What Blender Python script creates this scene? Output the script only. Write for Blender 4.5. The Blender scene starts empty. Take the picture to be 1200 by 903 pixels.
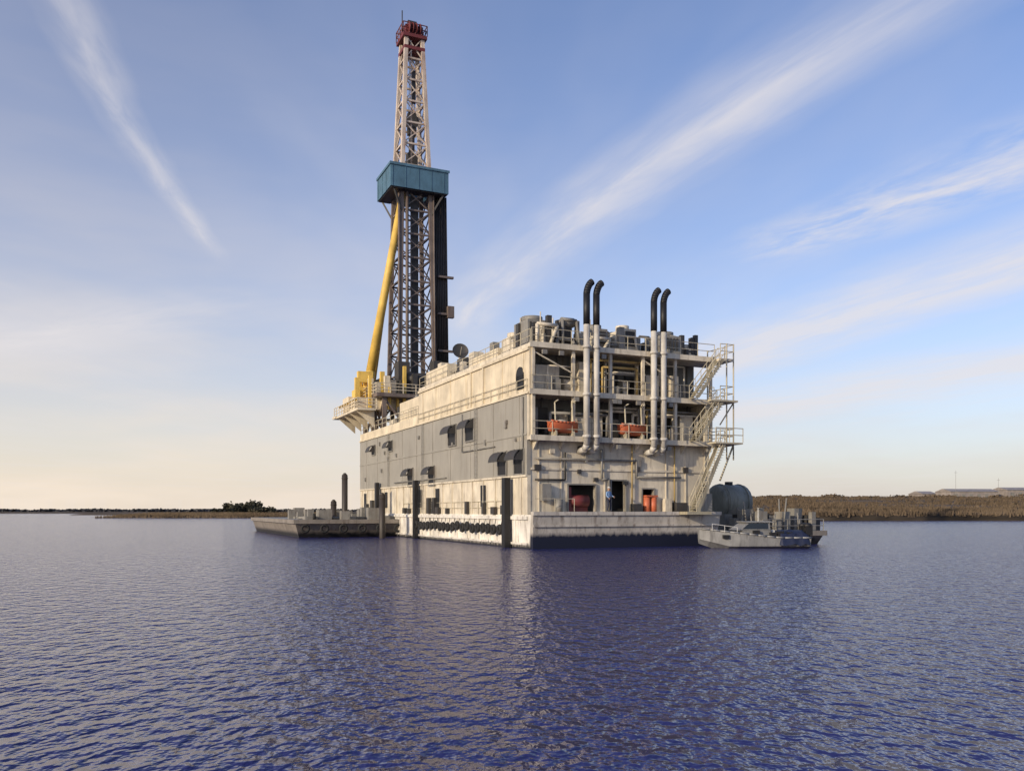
import bpy, bmesh, math, random
from mathutils import Vector, Matrix, noise
random.seed(7)
sc=bpy.context.scene
R=random.uniform

# ------------------------------------------------------------ materials
def newmat(name):
    m=bpy.data.materials.new(name); m.use_nodes=True
    nt=m.node_tree; b=nt.nodes['Principled BSDF']
    return m,nt,b
def N(nt,t,**k):
    n=nt.nodes.new(t)
    for a,v in k.items(): setattr(n,a,v)
    return n
def paint(name,col,stain=(0.10,0.06,0.035),amt=0.5,rough=0.55,scale=0.5,metal=0.0,waterline=None,var=0.25):
    m,nt,b=newmat(name); L=nt.links.new
    tc=N(nt,'ShaderNodeTexCoord')
    mp=N(nt,'ShaderNodeMapping'); mp.inputs['Scale'].default_value=(1.6,1.6,0.28)
    L(tc.outputs['Object'],mp.inputs[0])
    n1=N(nt,'ShaderNodeTexNoise'); n1.inputs['Scale'].default_value=scale*2.2; n1.inputs['Detail'].default_value=5; n1.inputs['Roughness'].default_value=.7
    L(mp.outputs[0],n1.inputs['Vector'])
    r1=N(nt,'ShaderNodeValToRGB'); r1.color_ramp.elements[0].position=.5; r1.color_ramp.elements[1].position=.74
    L(n1.outputs[0],r1.inputs[0])
    n2=N(nt,'ShaderNodeTexNoise'); n2.inputs['Scale'].default_value=scale*.9; n2.inputs['Detail'].default_value=4
    L(tc.outputs['Object'],n2.inputs['Vector'])
    r2=N(nt,'ShaderNodeValToRGB'); e=r2.color_ramp.elements
    e[0].position=.3; e[1].position=.7
    e[0].color=tuple(c*(1-var) for c in col)+(1,); e[1].color=tuple(min(1,c*(1+var*.6)) for c in col)+(1,)
    L(n2.outputs[0],r2.inputs[0])
    mul=N(nt,'ShaderNodeMath',operation='MULTIPLY'); mul.inputs[1].default_value=amt
    L(r1.outputs[0],mul.inputs[0])
    mx=N(nt,'ShaderNodeMix',data_type='RGBA')
    L(mul.outputs[0],mx.inputs[0]); L(r2.outputs[0],mx.inputs[6]); mx.inputs[7].default_value=stain+(1,)
    out=mx.outputs[2]
    if waterline is not None:
        z0,z1,dark=waterline
        sp=N(nt,'ShaderNodeSeparateXYZ'); L(tc.outputs['Object'],sp.inputs[0])
        ad=N(nt,'ShaderNodeMath',operation='MULTIPLY_ADD'); ad.inputs[1].default_value=.9; 
        L(n1.outputs[0],ad.inputs[0]); L(sp.outputs[2],ad.inputs[2])
        mr=N(nt,'ShaderNodeMapRange'); mr.inputs[1].default_value=z0+.45; mr.inputs[2].default_value=z1+.45; mr.inputs[3].default_value=1; mr.inputs[4].default_value=0
        L(ad.outputs[0],mr.inputs[0])
        m2=N(nt,'ShaderNodeMix',data_type='RGBA'); L(mr.outputs[0],m2.inputs[0]); L(out,m2.inputs[6]); m2.inputs[7].default_value=dark+(1,)
        out=m2.outputs[2]
    L(out,b.inputs['Base Color'])
    b.inputs['Roughness'].default_value=rough; b.inputs['Metallic'].default_value=metal
    return m

M_GREY=paint('wall_grey_paint',(.31,.292,.25),stain=(.15,.125,.095),amt=.45,scale=.45,var=.12)
M_CREAM=paint('cream_paint',(.68,.59,.43),amt=.4,scale=.6)
M_PALE=paint('pale_paint',(.66,.59,.46),amt=.6,scale=.7)
M_HULL=paint('hull_paint',(.76,.72,.64),stain=(.14,.09,.06),amt=.7,scale=.8,waterline=(.1,.35,(.02,.02,.025)))
M_HULLF=paint('hull_bow_paint',(.52,.48,.42),stain=(.12,.08,.06),amt=.95,scale=.8,waterline=(.85,1.15,(.010,.013,.03)))
M_STEEL=paint('weathered_steel',(.24,.23,.205),amt=.6,scale=1.0)
M_BULK=paint('bulkhead_recess_shade',(.16,.16,.14),amt=.7,scale=1.0)  # darker version of the steel; the recess shade is put into its colour
M_DARK=paint('dark_steel',(.045,.043,.04),stain=(.08,.045,.03),amt=.5,scale=1)
M_BLACK=paint('soot_black',(.012,.012,.013),stain=(.03,.02,.015),amt=.4)
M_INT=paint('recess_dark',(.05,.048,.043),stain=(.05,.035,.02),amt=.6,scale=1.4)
M_YEL=paint('faded_stair_paint',(.38,.34,.24),stain=(.15,.10,.06),amt=.5,scale=1)
M_OCH=paint('ochre_pipe_paint',(.45,.32,.12),stain=(.15,.10,.06),amt=.5,scale=1)
M_RAIL=paint('pale_rail',(.50,.45,.33),stain=(.2,.12,.06),amt=.35,scale=1)
M_YB=paint('yellow_beam',(.76,.51,.11),stain=(.25,.14,.05),amt=.4,scale=.7)
M_TEAL=paint('teal_windwall',(.08,.17,.24),stain=(.03,.06,.07),amt=.5,scale=.7)
M_RED=paint('crown_red',(.16,.03,.03),amt=.4,scale=1)
M_ORANGE=paint('orange_gelcoat',(.55,.14,.06),stain=(.3,.1,.05),amt=.4,rough=.5,scale=1)
M_WHITEP=paint('silver_exhaust',(.55,.52,.46),stain=(.15,.1,.06),amt=.6,scale=.9)
M_MASTW=paint('mast_white',(.60,.51,.42),stain=(.22,.09,.055),amt=.85,scale=.5)
M_MASTD=paint('mast_rust',(.17,.135,.115),stain=(.09,.045,.03),amt=.7,scale=.7)
M_PIPE=paint('drill_pipe',(.04,.034,.03),stain=(.09,.05,.03),amt=.5,scale=.8)
M_RUBBER=paint('tyre_rubber',(.018,.018,.018),stain=(.04,.035,.03),amt=.4,rough=.85)
M_BLUE=paint('dark_tarpaulin',(.012,.018,.05),stain=(.05,.055,.07),amt=.4,rough=.6,scale=1.5)
M_ALU=paint('boat_aluminium',(.25,.25,.245),stain=(.09,.085,.08),amt=.8,rough=.5,metal=.1,scale=1.2)
M_GTANK=paint('tank_greygreen',(.25,.25,.21),stain=(.09,.075,.055),amt=.7,scale=.8)
M_WOOD=paint('pile_timber',(.05,.04,.032),stain=(.02,.018,.015),amt=.7)
M_BARGE=paint('deck_barge_steel',(.25,.22,.185),stain=(.08,.05,.035),amt=.8,scale=.7,waterline=(.3,.7,(.02,.02,.02)))
M_SKIN=paint('skin',(.45,.26,.18),amt=.05)
M_SHIRT=paint('shirt_blue',(.20,.33,.55),amt=.1,rough=.9)
M_TROUS=paint('trousers',(.03,.035,.06),amt=.1,rough=.9)
M_WHITE=paint('white_plastic',(.6,.6,.57),amt=.2,rough=.4)
def glass():
    m,nt,b=newmat('dark_glass'); b.inputs['Base Color'].default_value=(.02,.025,.03,1); b.inputs['Roughness'].default_value=.08; return m
M_GLASS=glass()

# ------------------------------------------------------------ mesh builder
class MB:
    def __init__(s): s.v=[];s.f=[];s.sm=[]
    def box(s,x0,x1,y0,y1,z0,z1):
        i=len(s.v)
        s.v+=[(x0,y0,z0),(x1,y0,z0),(x1,y1,z0),(x0,y1,z0),(x0,y0,z1),(x1,y0,z1),(x1,y1,z1),(x0,y1,z1)]
        for f in [(3,2,1,0),(4,5,6,7),(0,1,5,4),(1,2,6,5),(2,3,7,6),(3,0,4,7)]:
            s.f.append(tuple(i+k for k in f)); s.sm.append(False)
        return s
    def hexa(s,pts):
        i=len(s.v); s.v+=[tuple(p) for p in pts]
        for f in [(3,2,1,0),(4,5,6,7),(0,1,5,4),(1,2,6,5),(2,3,7,6),(3,0,4,7)]:
            s.f.append(tuple(i+k for k in f)); s.sm.append(False)
    def cyl(s,p,q,r,n=8,r2=None,caps=True):
        p=Vector(p);q=Vector(q); r2=r if r2 is None else r2
        d=(q-p)
        if d.length<1e-6: return
        d.normalize(); a=Vector((0,0,1)) if abs(d.z)<.9 else Vector((1,0,0))
        x=d.cross(a).normalized(); y=d.cross(x)
        i=len(s.v)
        for c,rr in((p,r),(q,r2)):
            for k in range(n):
                t=2*math.pi*k/n+math.pi/n
                s.v.append(tuple(c+x*math.cos(t)*rr+y*math.sin(t)*rr))
        for k in range(n):
            s.f.append((i+k,i+n+k,i+n+(k+1)%n,i+(k+1)%n)); s.sm.append(n>5)
        if caps:
            s.f.append(tuple(i+k for k in range(n))); s.sm.append(False)
            s.f.append(tuple(i+n+k for k in reversed(range(n)))); s.sm.append(False)
    def beam(s,p,q,w): s.cyl(p,q,w*.7,4)
    def path(s,pts,r,n=8):
        for a,b in zip(pts[:-1],pts[1:]): s.cyl(a,b,r,n)
    def ell(s,c,r,nu=12,nv=8,zmin=-1):
        i=len(s.v)
        for a in range(nv+1):
            ph=-math.pi/2+math.pi*a/nv
            for b in range(nu):
                t=2*math.pi*b/nu
                s.v.append((c[0]+r[0]*math.cos(ph)*math.cos(t),c[1]+r[1]*math.cos(ph)*math.sin(t),c[2]+r[2]*max(zmin,math.sin(ph))))
        for a in range(nv):
            for b in range(nu):
                s.f.append((i+a*nu+b,i+a*nu+(b+1)%nu,i+(a+1)*nu+(b+1)%nu,i+(a+1)*nu+b)); s.sm.append(True)
    def rail(s,p,q,h=1.1,step=1.5,r=.035,mid=2):
        p=Vector(p);q=Vector(q); n=max(1,round((q-p).length/step)); up=Vector((0,0,1))
        for k in range(n+1):
            a=p.lerp(q,k/n); s.cyl(a,a+up*h,r,5)
        for k in range(mid):
            z=h*(k+1)/mid; s.cyl(p+up*z,q+up*z,r,5)
    def torus(s,c,axis,R1,r,n=14,m=6):
        c=Vector(c);a=Vector(axis).normalized(); b=Vector((0,0,1)) if abs(a.z)<.9 else Vector((1,0,0))
        x=a.cross(b).normalized(); y=a.cross(x); i=len(s.v)
        for k in range(n):
            t=2*math.pi*k/n; d=x*math.cos(t)+y*math.sin(t)
            for j in range(m):
                u=2*math.pi*j/m; s.v.append(tuple(c+d*(R1+r*math.cos(u))+a*r*math.sin(u)))
        for k in range(n):
            for j in range(m):
                s.f.append((i+k*m+j,i+((k+1)%n)*m+j,i+((k+1)%n)*m+(j+1)%m,i+k*m+(j+1)%m)); s.sm.append(True)
    def build(s,name,mat,parent=None):
        me=bpy.data.meshes.new(name); me.from_pydata(s.v,[],s.f); me.update()
        me.polygons.foreach_set('use_smooth',s.sm)
        me.materials.append(mat)
        bm=bmesh.new(); bm.from_mesh(me); bmesh.ops.recalc_face_normals(bm,faces=bm.faces); bm.to_mesh(me); bm.free()
        o=bpy.data.objects.new(name,me); sc.collection.objects.link(o)
        if parent: o.parent=parent
        return o
def empty(name,loc=(0,0,0),rot=0):
    e=bpy.data.objects.new(name,None); e.location=loc; e.rotation_euler=(0,0,rot); e.empty_display_size=.5
    sc.collection.objects.link(e); return e

ANG=math.radians(24.2); ORG=(1.2,60,0)
def w2(u,v,z=0):
    c,s_=math.cos(ANG),math.sin(ANG); return (ORG[0]+c*u-s_*v, ORG[1]+s_*u+c*v, z)
W=15.8; LEN=48

# ============================================================ DRILLING BARGE
rig=empty('drilling_barge',ORG,ANG)
h=MB()
h.hexa([(.0,.2,-1.2),(W-.1,.2,-1.2),(W-.1,LEN+1,-1.2),(.0,LEN+1,-1.2),(-.08,-.55,2.4),(W+.1,-.55,2.4),(W+.1,LEN+1,2.4),(-.08,LEN+1,2.4)])
h.box(-.22,-.085,.0,LEN+1,2.05,2.3)
h.box(-.20,-.06,.0,LEN+1,.25,.42)
for k in range(20): h.box(-.17,-.03,2+k*2.4,2.14+k*2.4,.43,2.04)
h.build('hull',M_HULL,rig)
h=MB()
h.hexa([(.15,-.3,-1.2),(W-.25,-.3,-1.2),(W-.25,.19,-1.2),(.15,.19,-1.2),(-.1,-.85,2.35),(W+.12,-.85,2.35),(W+.12,-.56,2.35),(-.1,-.56,2.35)])
h.box(-.12,W+.14,-.98,-.56,2.36,2.62)
h.box(-.05,W+.05,-.86,-.78,1.55,1.7)
h.build('bow_plating',M_HULLF,rig)
t=MB()
for k in range(19):
    v=4.3+k*1.12+R(-.12,.12); t.torus((-.42,v,1.35+R(-.1,.1)),(1,0,0),.28,.14); t.cyl((-.3,v,1.6),(-.15,v,2.3),.03,4)
t.build('tyre_fenders',M_RUBBER,rig)
t=MB(); t.box(-.7,-.23,2.7,3.25,-1.2,5.1); t.box(-.6,-.23,24.5,25.1,-1.2,5.6); t.box(-.6,-.23,38.4,39.1,-1.2,5.8)
t.build('fender_posts',M_BLACK,rig)

# side wall
g=MB()
g.box(0,.3,.35,LEN,5.25,11.0)
for k in range(10): g.box(-.035,-.002,1.6+k*4.8,1.66+k*4.8,5.3,10.9)
g.box(-.05,-.002,.35,LEN,8.05,8.17)
g.build('side_wall_grey',M_GREY,rig)
g=MB()
g.box(.03,.3,.35,LEN,2.4,5.22)
g.box(-.1,.02,.35,LEN,5.1,5.24)
for k in range(20): g.box(-.06,.029,1.2+k*2.4,1.3+k*2.4,2.4,5.09)
g.build('side_wall_lower',M_PALE,rig)
g=MB()
g.rail((-.02,4,2.41),(-.02,30,2.41),1.0,1.8,.03)
g.build('side_hull_rail',M_RAIL,rig)
sg=MB(); sgd=MB()
for (v,z0,z1) in((9.7,5.3,10.9),(23.4,2.5,10.9),(35.2,5.3,10.9)):
    for dv in(0,.45): sg.cyl((-.12,v+dv,z0),(-.12,v+dv,z1),.03,5)
    zz=z0
    while zz<z1: sg.cyl((-.12,v,zz),(-.12,v+.45,zz),.02,4); zz+=.35
sg.path([(-.1,6,7.6),(-.1,13,7.6),(-.1,13,10.8)],.05,6); sg.path([(-.1,17,5.6),(-.1,33,5.6)],.06,6); sg.path([(-.08,.9,5.4),(-.08,.9,10.8)],.07,6)
for k in range(12):
    v=R(1,46); z=R(5.6,10.2); sg.box(-.16,-.002,v,v+R(.2,.5),z,z+R(.2,.5))
for k in range(16):
    v=R(1,46); w_=R(.3,.9); sgd.box(-.3,-.01,v,v+w_,2.41,2.41+R(.5,1.6))
sg.build('side_fittings',M_STEEL,rig); sgd.build('side_deck_gear',M_DARK,rig)
g=MB()
ops=[(3.3,5.55,2.5,4.55),(6.9,8.1,2.45,4.9),(9.6,10.6,2.5,4.3)]
xs=0.3
for a,b,z0,z1 in ops:
    g.box(xs,a,.4,.6,2.4,7.7); g.box(a,b,.4,.6,z1,7.7); xs=b
g.box(xs,W,.4,.6,2.4,7.7)
g.box(W-.3,W,.6,LEN,2.4,11)
g.box(.3,W-.3,LEN-.3,LEN,2.4,11)
for k in range(9): 
    x=.9+k*1.8
    if not any(a-.2<x<b+.2 for a,b,_,_ in ops): g.box(x,x+.09,.33,.398,2.4,7.65)
g.box(0.31,W,.3,.398,5.6,5.75)
g.build('front_wall_lower',M_PALE,rig)
g=MB()
for a,b,z0,z1 in ops:
    g.box(a-.1,a,.28,.7,2.42,z1+.1); g.box(b,b+.1,.28,.7,2.42,z1+.1); g.box(a,b,.28,.7,z1,z1+.1)
g.build('door_frames',M_STEEL,rig)
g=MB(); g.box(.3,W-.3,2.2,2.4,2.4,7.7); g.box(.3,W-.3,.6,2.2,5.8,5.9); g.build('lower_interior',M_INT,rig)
g=MB(); g.box(3.5,5.2,.9,1.9,2.42,3.7); g.cyl((3.6,.8,3.4),(5.1,.8,3.4),.45,12); g.box(3.35,3.6,.45,.7,2.42,4.4); g.build('mud_pump_red',M_RED,rig)
DX=1.35
g=MB()
g.box(0,W,-.35,2.4,7.7,7.95)
g.box(0,W,-.2,2.4,11.0,11.2)
g.box(0,W,-.25,25,14.25,14.5)
g.box(.3,W-.3,2.4,LEN,10.95,11.15)
for z,o in((7.95,-.45),(11.2,-.3),(14.5,-.35)): g.box(-.08,W+.05,o,o+.09,z-.32,z+.06)
for z in(7.7,11.0,14.25): g.box(W+.06,W+DX,-.9,2.5,z,z+.18)
for k in range(8):
    x=.5+k*2.1
    g.hexa([(x,-.3,7.68),(x+.12,-.3,7.68),(x+.12,.4,7.0),(x,.4,7.0),(x,-.3,7.69),(x+.12,-.3,7.69),(x+.12,.4,7.69),(x,.4,7.69)])
g.build('decks',M_PALE,rig)
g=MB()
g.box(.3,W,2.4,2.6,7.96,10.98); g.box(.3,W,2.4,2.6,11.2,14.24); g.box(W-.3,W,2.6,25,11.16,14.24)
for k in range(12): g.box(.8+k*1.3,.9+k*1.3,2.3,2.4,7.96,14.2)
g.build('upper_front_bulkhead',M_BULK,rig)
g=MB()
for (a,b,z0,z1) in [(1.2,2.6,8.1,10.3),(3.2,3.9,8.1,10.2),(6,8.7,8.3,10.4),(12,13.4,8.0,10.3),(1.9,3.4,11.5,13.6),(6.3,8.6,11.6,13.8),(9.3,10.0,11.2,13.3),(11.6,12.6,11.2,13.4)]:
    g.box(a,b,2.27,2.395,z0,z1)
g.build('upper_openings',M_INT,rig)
g=MB()
for x in (.2,3.4,6.5,9.3,12.2,W-.3):
    g.box(x,x+.22,-.12,.1,7.96,10.99); g.box(x,x+.22,-.1,.1,11.21,14.24)
g.box(.02,.3,.11,2.39,7.96,10.99)
for x0,x1 in ((.42,3.4),(9.52,12.2)):
    g.cyl((x0,0,13.9),(x1,0,12.6),.06,5); 
g.box(1.0,2.9,1.0,2.2,11.21,13.2); g.box(4.5,5.9,.9,2.2,11.21,13.6); g.box(10.2,11.4,.8,2.2,11.21,13.0); g.box(5.4,6.4,.8,2.2,7.96,9.9); g.box(13.4,14.6,.9,2.2,7.96,10.1)
g.build('front_columns_and_lockers',M_PALE,rig)
g=MB()
g.box(.02,.3,-.02,25,11.02,14.22)
g.box(.3,W-.3,24.8,25,11.16,14.22)
for k in range(7): g.box(-.03,.018,.9+k*3.8,.96+k*3.8,11.05,13.99)
g.box(-.12,.018,-.02,25,14.0,14.2); g.box(-.12,.018,-.02,LEN,10.95,11.1)
g.box(-.1,.018,8.3,8.55,11.11,13.99); g.box(-.1,.018,11.0,11.2,11.11,13.99)
g.box(.02,.25,25,LEN,11.1,11.9)
g.box(.4,5,6.5,12,14.5,15.3); g.box(.6,4,18.5,24.5,14.5,16.0)
g.box(.5,8,26,33,11.2,14.0)
g.build('upper_block_cream',M_CREAM,rig)
g=MB()
g.cyl((-.06,1.5,12.4),(.01,1.5,12.4),.62,14); g.box(-.06,.01,.88,2.12,11.4,12.4)
g.build('arched_hatch',M_BLACK,rig)
g=MB()
g.rail((-.1,.2,11.1),(-.1,25,11.1),.9,1.7,.03)
g.rail((.1,25.5,11.9),(.1,LEN,11.9),1.0,1.6,.035)
g.rail((.1,0,14.5),(.1,25,14.5),1.0,1.7,.03)
g.build('side_rails',M_RAIL,rig)
g=MB()
g.rail((.1,-.35,7.96),(W+DX,-.8,7.96),1.05,1.5,.03); g.rail((.1,-.2,11.2),(W,-.2,11.2),1.05,1.5,.03); g.rail((.1,-.25,14.5),(W,-.25,14.5),1.05,1.5,.03)
for z in(7.9,11.2,14.45):
    g.rail((W+DX,-.85,z),(W+DX,2.4,z),1.1,1.1); g.rail((W+.1,-.85,z),(W+DX,-.85,z),1.1,.9)
g.rail((.1,-.75,2.63),(3.2,-.75,2.63),.9,1.6,.025,1)
g.build('front_rails',M_RAIL,rig)
gl=MB(); fr=MB(); hd=MB()
def hooded(v,z,w=1.1,hh=1.2):
    gl.box(-.07,-.02,v-w/2,v+w/2,z-hh/2,z+hh/2)
    fr.box(-.12,-.01,v-w/2-.12,v-w/2,z-hh/2-.1,z+hh/2+.1); fr.box(-.12,-.01,v+w/2,v+w/2+.12,z-hh/2-.1,z+hh/2+.1); fr.box(-.12,-.01,v-w/2,v+w/2,z-hh/2-.1,z-hh/2)
    n=6
    for k in range(n):
        a0=math.pi/2*k/n;a1=math.pi/2*(k+1)/n
        x0,z0=-.12-.75*math.cos(a0)*1,z+hh/2-.75+.8*math.sin(a0); x1,z1=-.12-.75*math.cos(a1),z+hh/2-.75+.8*math.sin(a1)
        hd.hexa([(x0,v-w/2-.1,z0),(x0+.05,v-w/2-.1,z0),(x0+.05,v+w/2+.1,z0),(x0,v+w/2+.1,z0),(x1,v-w/2-.1,z1),(x1+.05,v-w/2-.1,z1),(x1+.05,v+w/2+.1,z1),(x1,v+w/2+.1,z1)])
    hd.hexa([(-.85,v-w/2-.1,z+hh/2-.75),(-.1,v-w/2-.1,z+hh/2-.75),(-.1,v-w/2-.05,z+hh/2-.75),(-.85,v-w/2-.05,z+hh/2-.75),(-.3,v-w/2-.1,z+hh/2-.05),(-.1,v-w/2-.1,z+hh/2+.05),(-.1,v-w/2-.05,z+hh/2+.05),(-.3,v-w/2-.05,z+hh/2-.05)])
for v,z in((1.6,6.2),(4.6,6.2),(21,5.9),(27.5,6.0),(11.3,9.3),(15.5,9.2)): hooded(v,z,1.8 if z>8 else 1.5,1.7)
for v in(34.5,41.5): hooded(v,9.6,1.2,1.0)
for v in (8,19,24,36,45): gl.box(-.04,-.012,v,v+1.0,3.0,4.7)
gl.build('side_windows',M_BLACK,rig); fr.build('side_window_frames',M_STEEL,rig); hd.build('vent_hoods',M_DARK,rig)

ex=MB(); eb=MB()
for u in (4.2,5.0,9.9,10.75):
    ex.cyl((u,-.75,7.4),(u,-.75,16.0),.23,12)
    for z in(8,11,14.4): ex.cyl((u,-.75,z-.1),(u,-.75,z+.1),.30,12); ex.box(u-.06,u+.06,-.6,-.2,z-.08,z+.08)
    ex.path([(u,-.75,7.45),(u,-.5,7.1),(u,.3,7.0)],.23,10)
    pts=[(u,-.75,16.0),(u,-.75,18.2)]
    for k in range(1,7):
        a=k/6*math.radians(70); pts.append((u+.5*(1-math.cos(a))+.12*k/6,-.75,18.2+.5*math.sin(a)*1.9))
    eb.path(pts,.25,12)
    for p in pts[1:-1]: eb.ell(p,(.25,.25,.25),8,6)
ex.build('exhaust_pipes',M_WHITEP,rig); eb.build('exhaust_tips',M_BLACK,rig)

cl=MB(); cd=MB(); cp=MB(); cy=MB()
for z0,hmax in ((7.96,2.4),(11.2,2.3)):
    x=.8
    while x<W-1:
        w=R(.4,1.4); hh=R(.7,hmax); y=R(.6,1.4)
        tgt=random.choice([cl,cd,cp])
        if random.random()<.45: tgt.cyl((x+w/2,y+.4,z0),(x+w/2,y+.4,z0+hh),w*.4,12)
        elif random.random()<.4: tgt.cyl((x,y+.4,z0+hh*.5),(x+w*1.1,y+.4,z0+hh*.5),.45,12); tgt.box(x+.1,x+w,y+.1,y+.7,z0,z0+hh*.3)
        else: tgt.box(x,x+w,y,y+.8,z0,z0+hh)
        x+=w+R(.1,.7)
    for k in range(9):
        a=R(.5,W-4); zz=z0+R(1.6,2.7); b=a+R(2,5)
        random.choice([cp,cy,cl]).path([(a,.45+k*.1,z0),(a,.45+k*.1,zz),(min(b,W-.5),.45+k*.1,zz),(min(b,W-.5),.45+k*.1,z0+R(0,1.5))],R(.05,.12),7)
for k in range(14):
    u=R(.6,W-.6); z=random.choice([7.5,10.8,14.0]); cl.box(u,u+.35,-.55,-.37,z-.3,z)
cp.box(11.3,11.9,-.2,.25,2.42,3.6); cl.box(1.0,1.7,-.1,.28,3.4,4.6); cl.cyl((2.4,.1,2.42),(2.4,.1,3.5),.28,12)
cd.box(12.2,13.2,-.4,.2,2.42,3.3); cd.box(8.5,9.2,-.2,.28,2.42,3.2); cl.box(14.3,15.4,-.5,.2,2.42,4.0); cd.cyl((14.7,-.3,2.42),(14.7,-.3,4.8),.2,10)
for u in(8.6,12.4): cy.path([(u,.2,2.4),(u,.2,7.6)],.06,7)
cl.path([(.6,.2,6.4),(9,.2,6.4),(9,.2,5.2),(13,.2,5.2)],.08,7); cd.path([(.6,.25,4.9),(3.0,.25,4.9),(3.0,.25,6.9)],.07,7); cl.path([(6,.2,7.2),(6,.2,5.0),(6.6,.2,5.0),(6.6,.2,2.5)],.09,7)
for k in range(10):
    u=R(.5,15); z=R(4.6,7.2); random.choice([cl,cd,cp]).box(u,u+R(.2,.5),.15,.32,z,z+R(.2,.6))
def genset(u0,u1,v0,v1,z0,z1,mb):
    mb.box(u0,u1,v0,v1,z0,z0+.4)
    mb.box(u0+.1,u1-.1,v0+.1,v1-.1,z0+.4,z1-.4)
    mb.cyl(((u0+u1)/2,(v0+v1)/2,z1-.4),((u0+u1)/2,(v0+v1)/2,z1),min(u1-u0,v1-v0)*.4,14)
    for k in range(5): cd.box(u0+.25+k*(u1-u0-.5)/5,u0+.4+k*(u1-u0-.5)/5,v0+.02,v0+.1,z0+.6,z1-.6)
genset(.6,2.6,1.6,4.2,14.5,17.0,cl); genset(2.9,4.0,.8,2.8,14.5,16.7,cd); genset(5.6,7.0,.8,3,14.5,16.6,cl)
genset(8.2,9.5,.8,3.2,14.5,16.8,cp); genset(11.6,13.6,.8,3.2,14.5,16.6,cl); genset(.6,2.4,4.8,6.4,14.5,16.3,cp)
genset(4,5.4,4,6,14.5,17.0,cd); genset(9,10.6,4,6,14.5,16.9,cd); genset(14,15.2,1,3,14.5,15.8,cp)
for k in range(90):
    u=R(.5,15);v=R(.3,7); w=R(.12,.5); hh=R(.5,2.3); random.choice([cl,cd,cp,cd,cy if k%3==0 else cl]).box(u,u+w,v,v+w,14.5,14.5+hh)
for k in range(16):
    u=R(.5,15);v=R(.2,4); cp.cyl((u,v,14.5),(u,v,14.5+R(1,2.8)),.05,6)
for k in range(14):
    u=R(.5,13);v=R(.2,3);z=R(15,16.6); random.choice([cd,cl,cp]).path([(u,v,14.5),(u,v,z),(u+R(.8,1.8),v,z),(u+R(.8,1.8),v,14.5)],R(.06,.14),7)
cl.cyl((3,.9,16.4),(4.0,.9,16.4),.35,12)
for k in range(26):
    v=R(7,24.5); u=R(.4,4); w=R(.3,1.2); random.choice([cl,cd,cp,cp]).box(u,u+w,v,v+w*1.3,14.5,14.5+R(.5,2.0))
for k in range(16):
    v=R(25.5,40); u=R(.4,5); w=R(.4,1.6); random.choice([cl,cd,cp,cy]).box(u,u+w,v,v+w*1.3,11.15,11.5+R(.6,3.4))
cl.build('deck_machinery_grey',M_STEEL,rig); cd.build('deck_machinery_dark',M_DARK,rig); cp.build('deck_machinery_pale',M_PALE,rig); cy.build('deck_machinery_ochre',M_OCH,rig)
g=MB(); g.cyl((9.9,.2,2.45),(9.9,.2,3.7),.26,12); g.cyl((10.45,.15,2.45),(10.45,.15,3.7),.26,12); g.box(9.7,10.7,-.1,.4,3.72,3.85)
g.build('orange_gas_bottles',M_ORANGE,rig)

st=MB(); sr=MB()
def stair(u0,z0,u1,z1,v0=-.95,wid=.85):
    n=int((z1-z0)/.2)
    for v in(v0,v0+wid):
        st.hexa([(u0,v,z0),(u0+.3,v,z0),(u0+.3,v+.05,z0),(u0,v+.05,z0),(u1-.3,v,z1),(u1,v,z1),(u1,v+.05,z1),(u1-.3,v+.05,z1)])
        a=Vector((u0,v,z0));b=Vector((u1,v,z1))
        for hh in(.5,1.0): sr.cyl(a+Vector((0,0,hh)),b+Vector((0,0,hh)),.03,5)
        for k in range(6): p=a.lerp(b,k/5); sr.cyl(p,p+Vector((0,0,1)),.025,5)
    for k in range(n):
        t=k/n; x=u0+(u1-u0)*t; z=z0+(z1-z0)*t; st.box(x,x+.26,v0+.05,v0+wid,z,z+.03)
stair(12.9,2.63,15.6,7.7,-1.9); stair(13.3,7.96,15.9,11.0,-1.3); stair(13.3,11.2,16.0,14.3,-1.3)
sr.box(14.6,W+DX,-2.0,-.91,7.75,7.87); sr.box(14.6,W+DX,-1.4,-.91,11.02,11.16)
for u,v in((W+DX,-.85),(W+DX,2.4),(W+.7,-.85)):
    sr.cyl((u,v,6.6),(u,v,15.6),.06,6)
sr.rail((14.6,-1.98,7.9),(W+DX,-1.98,7.9),1.05,1.2)
sr.cyl((W+.1,-.8,5.0),(W+DX,-.8,7.7),.08,6); sr.cyl((W+.1,2.3,5.0),(W+DX,2.3,7.7),.08,6)
sr.cyl((W+.1,-.8,9.3),(W+DX,-.8,11.0),.06,6)
st.box(12.0,14.2,-2.0,-1.0,2.4,2.62)
st.build('stair_flights',M_YEL,rig); sr.build('stair_rails',M_RAIL,rig)

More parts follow.
